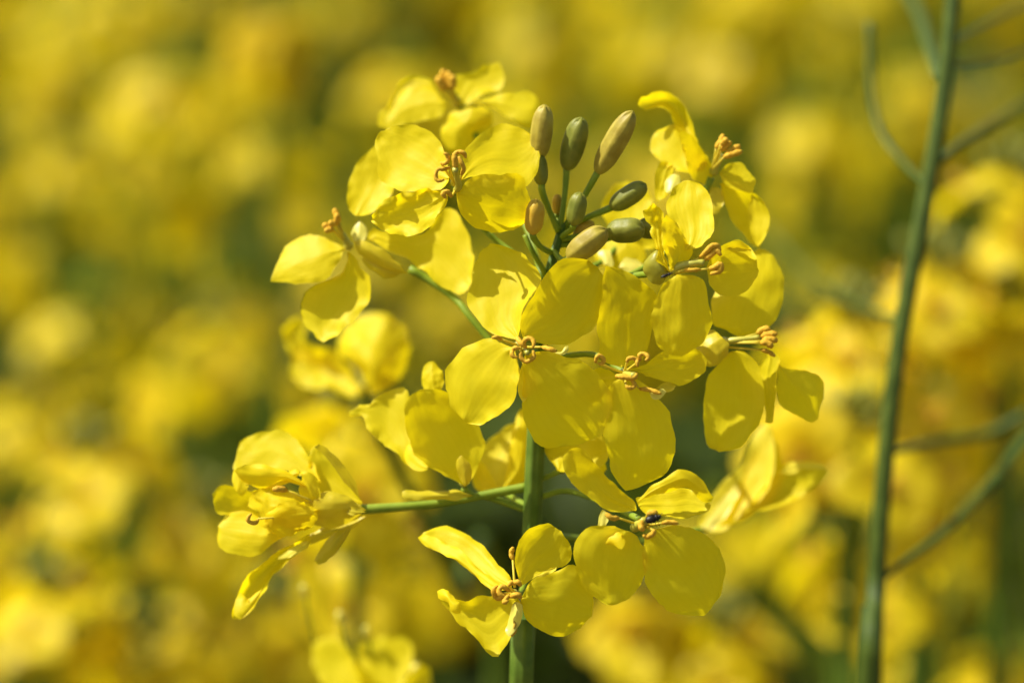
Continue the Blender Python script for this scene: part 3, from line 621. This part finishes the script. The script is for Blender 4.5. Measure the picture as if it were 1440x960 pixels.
petal(F, [(520,552),(502,516),(478,498),(476,474),(494,452),(523,440),(550,443),(570,463),(577,490),(562,516),(552,542)], 64, -.15, -.35, -4, 1.5, 0, 2, 2.2, None, 'petal', 26, 18, 2.4)
petal(F, [(522,556),(540,520),(562,498),(576,490),(570,520),(552,545)], 62, .4, .3, 0, 0)
b = MB(); leaf_mesh(b, (nf.x, nf.y, .8), (-.6, .5, .6), .15, .025, .5, 3); b.build('leaf', LEAF, NB, (nf.x, nf.y, .8))

base = P(500, 1010, 62); nf = Vector((base.x, base.y + .02, 0))
NB = empty('rapeseed_plant', nf, 'soft yellow flower with pale bud tips, cut by the bottom edge left of the stem', 'plant')
b = MB(); b.tube([nf, Vector((nf.x, nf.y, .6)), P(520, 1250, 80), P(515, 1080, 66), P(508, 1000, 63)], [.0055, .005, .003, .0016, .0012], 50, 12); b.build('stem', STEM, NB, nf)
F = flower(NB, (515, 985), 60, None, .6)
petal(F, [(520,990),(470,975),(448,950),(437,915),(446,897),(472,897),(492,915),(510,945),(524,975)], 58, -.4, -.3, .6, .4)
F = flower(NB, (548, 970), 62, None, .6)
petal(F, [(548,975),(520,950),(500,920),(505,905),(540,893),(570,896),(582,915),(575,945),(562,970)], 60, -.1, -.4, .6, .3)
petal(F, [(548,975),(520,950),(498,925),(496,935),(510,965),(530,985)], 57, .2, .2, .6, .3)
petal(F, [(556,980),(575,950),(590,930),(604,945),(600,975),(580,990)], 58, .2, .1, .6, .3)
for (x, y, r_) in ((427, 830, 15), (478, 868, 17), (515, 888, 15), (585, 945, 22)):
    bud(NB, (x + 3, y + r_ * .6, 62), (x - 1, y - r_ * .6, 61), r_, PALE, [(x + 6, y + 30, 63), (x * .6 + 510 * .4, 960, 66), (508, 1004, 64)], .16)

# ---- nearer blurred plants, each where the photograph shows a bright or darker blot
spots = [
 (1196, 520, 150, .020, 15, 'bright blurred yellow flower head just left of the bare stalk'),
 (1206, 665, 140, .017, 11, 'bright blurred yellow flower head left of the bare stalk, below the brightest one'),
 (1310, 440, 165, .018, 12, 'blurred yellow flower head right of the bare stalk, level with the middle of the picture'),
 (1425, 318, 170, .018, 12, 'blurred bright flower head at the right edge above a darker gap'),
 (1425, 470, 175, .016, 10, 'blurred yellow flower head at the right edge, below the bright one there'),
 (1320, 655, 190, .018, 11, 'blurred deep yellow flowers between the bare stalk and its thicker branch'),
 (1218, 830, 180, .012, 6, 'small blurred yellow flower head left of the foot of the bare stalk'),
 (1010, 930, 190, .011, 7, 'blurred yellow flowers at the bottom edge right of the sharp lower flowers'),
 (890, 872, 190, .007, 4, 'blurred yellow flowers directly under the flower with the beetle'),
 (500, 640, 130, .013, 9, 'blurred yellow flowers right behind the nodding left flower'),
 (515, 790, 170, .013, 7, 'dim blurred yellow flowers under the long flower stalk'),
 (125, 700, 240, .022, 14, 'blurred yellow flower head left of the nodding flower'),
 (285, 775, 270, .024, 14, 'wide blurred flower head under and left of the nodding flower'),
 (70, 890, 220, .019, 11, 'bright blurred flowers near the lower left corner'),
 (215, 955, 230, .019, 11, 'blurred flowers along the bottom edge near the lower left corner'),
 (385, 900, 250, .016, 9, 'blurred dim flowers at the bottom edge below the drooping petal'),
 (310, 520, 380, .028, 16, 'wide soft blurred rapeseed head left of the sharp flower head'),
 (30, 600, 360, .020, 10, 'soft deep yellow flowers at the left edge'),
 (100, 270, 520, .028, 16, 'soft bright flower head in the upper left'),
 (375, 62, 420, .010, 20, 'soft round rapeseed head, the brightest blot high above the left flowers'),
 (610, 830, 420, .012, 5, 'faint yellow flowers in the dark gap left of the lowest flower'),
]
for i, (px, py, d, r, n, lab) in enumerate(spots):
    near_plant(px, py, d * 1.4, r * .76, max(4, round(n * .6)), lab, None, 40 + i, (rnd.uniform(-.03, .03), rnd.uniform(-.03, .05)))

# ---- field plants: five kinds, then copies
def petalset(b, c, face, s, q, n=3, k=2):
    M = frame(face); spin = q.uniform(0, 1.6)
    for j in range(4):
        v, f, uv = gpetal_mesh(q.uniform(0, 50), .0125, .0120, 4, 3)
        A = M @ Matrix.Rotation(spin + j * math.pi / 2, 3, 'Z') @ Matrix.Rotation(R(q.uniform(-6, 34)), 3, 'X')
        b.add([c + A @ (Vector(x) * s) for x in v], f, 0, uv)
def field_plant(seed, H=1.25):
    q = random.Random(seed)
    o = empty('rapeseed_plant', (0, 0, 0), 'x', 'plant')
    st = MB(); heads = [(Vector((q.uniform(-.02, .02), q.uniform(-.02, .02), H)), .019, 13)]
    for k in range(6 if seed < 3 else 5):
        a = k * 2.1 + q.uniform(-.4, .4); heads.append((Vector((math.cos(a) * q.uniform(.03, .085), math.sin(a) * q.uniform(.03, .085), H - q.uniform(.0, .13))), q.uniform(.013, .019), q.choice((7, 9, 12))))
    main = [Vector((0, 0, 0)), Vector((.01, .005, H * .5)), heads[0][0] - Vector((0, 0, .1)), heads[0][0] + Vector((0, 0, .012))]
    st.tube(main, [.006, .005, .003, .001], 24, 7)
    for c, r, n in heads[1:]: st.tube([Vector((.008, .004, H * q.uniform(.55, .75))), Vector((c.x * .7, c.y * .7, c.z - .14)), c + Vector((0, 0, .01))], [.003, .002, .001], 14, 6)
    st.build('stem', STEM, o, (0, 0, 0))
    for c, r, n in heads:
        b = MB(); bc = MB()
        for off, face in raceme_dirs(n, r, q.randrange(9999)): petalset(b, c + off, face, q.uniform(.9, 1.15), q); bc.tube([c - Vector((0, 0, .015)), c + off], .0005, 3, 4)
        budcluster(bc, c + Vector((0, 0, .012)), (0, 0, 1), 1., q.randrange(999))
        for k in range(16):      # young pods below the open flowers
            a = k * 2.4; z = c.z - .03 - .007 * k; dv = Vector((math.cos(a), math.sin(a), .8)); bc.tube([Vector((c.x, c.y, z)), Vector((c.x, c.y, z)) + dv * .016, Vector((c.x, c.y, z)) + dv * .026 + Vector((0, 0, .03))], [.0006, .0011, .0005], 6, 5)
        b.build('flower_head', FPETAL, o, c); bc.build('bud_cluster', STALK, o, c)
    for k in range(11):
        b = MB(); z = H * (.35 + .054 * k); a = k * 2.4 + q.uniform(-.4, .4); leaf_mesh(b, (.008, .004, z), (math.cos(a), math.sin(a), .8), q.uniform(.10, .17), q.uniform(.018, .03), .45, q.uniform(0, 9)); b.build('leaf', LEAF, o, (0, 0, z))
    return o
protos = [field_plant(s) for s in range(5)]
def dup(root):
    r = root.copy(); col.objects.link(r)
    for ch in root.children:
        c = ch.copy(); col.objects.link(c); c.parent = r
    return r
q = random.Random(33); placed = []; spotsxy = [(P(a, b_, c * 1.45).x, P(a, b_, c * 1.45).y) for a, b_, c, *_ in spots]
def pix(x, y, z):
    v_ = Vector((x, y, z)) - CAM; dp = v_.dot(FW); return 720 + v_.x / dp * D / S, 480 - v_.dot(UP) / dp * D / S
clear = [(600, 830, 60), (370, 570, 45), (1110, 830, 60), (1375, 545, 45), (1385, 890, 60), (40, 450, 55), (400, 890, 40), (300, 640, 30), (1000, 800, 40), (1180, 880, 50), (800, 930, 40), (410, 235, 30), (700, 760, 40), (185, 545, 30)]
used = 0; target = 262; tries = 0
while used < target and tries < 30000:
    tries += 1
    y = .62 + 3.1 * q.random() ** 1.25
    hw = .24 * y + .12
    x = q.uniform(-hw, hw)
    mind = .142 if y < 1.7 else .088
    if any((x-a)**2 + (y-b_)**2 < mind**2 for a, b_ in placed): continue
    if y < .85 and any((x-a)**2 + (y-b_)**2 < .06**2 for a, b_ in spotsxy): continue
    top = 1.245 + q.uniform(-.07, .04)
    if y < 1.0: top = 1.08 + q.uniform(-.10, .07)
    elif y < 1.25: top -= .02
    # clearings where the photograph looks down between the heads into the green
    if y < 1.7 and any(abs(pix(x, y, top - .06)[0] - zx) < zr and pix(x, y, top + .02)[1] - 20 < zy + zr and pix(x, y, top - .20)[1] > zy - zr for zx, zy, zr in clear): continue
    placed.append((x, y))
    # the canopy falls away a little right behind the sharp plant, where the photograph looks down into dark gaps
    k = used % 5; o = protos[k] if used < 5 else dup(protos[k])
    o.location = (x, y, 0); o.rotation_euler = (0, 0, q.uniform(0, 6.28)); z = top / 1.25; o.scale = (1, 1, z)
    o['label'] = 'far rapeseed plant melted into the soft yellow mass of the field behind'; o['group'] = 'blurred rapeseed plants of the field behind'
    used += 1

# ---- the field beyond them and to the sides, one mass
b = MB(); q = random.Random(5)
for i in range(900):
    ang = q.uniform(-1.0, 1.0); rr = 3.6 + 11 * q.random() ** 1.3
    if i < 160: ang = q.choice((-1, 1)) * q.uniform(.36, .9); rr = q.uniform(1.0, 3.6)
    x, y = rr * math.sin(ang), rr * math.cos(ang); h = 1.23 + q.uniform(-.06, .06)
    b.tube([(x, y, 0), (x + q.uniform(-.03, .03), y, h)], [.006, .002], 3, 4, 1)
    for hd in range(4):
        c = Vector((x + q.uniform(-.07, .07), y + q.uniform(-.07, .07), h - q.uniform(0, .12)))
        for k in range(22):
            dv = Vector((q.gauss(0, 1), q.gauss(0, 1), q.gauss(.3, .8))).normalized(); M = frame(dv); p = c + dv * .024; s = .009
            b.add([p + M @ Vector(t) for t in ((-s, -s, 0), (s, -s, -.002), (s, s, 0), (-s, s, -.002))], [(0, 1, 2, 3)], 0)
    for k in range(5): leaf_mesh(b, (x, y, q.uniform(.4, .95)), (q.gauss(0, 1), q.gauss(0, 1), .8), .15, .03, .5, k, 2)
tag(b.build('rapeseed_field', [FPETAL, STEM, LEAF]), 'far yellow rapeseed field running on behind and beside the blurred plants', 'field', None, 'stuff')
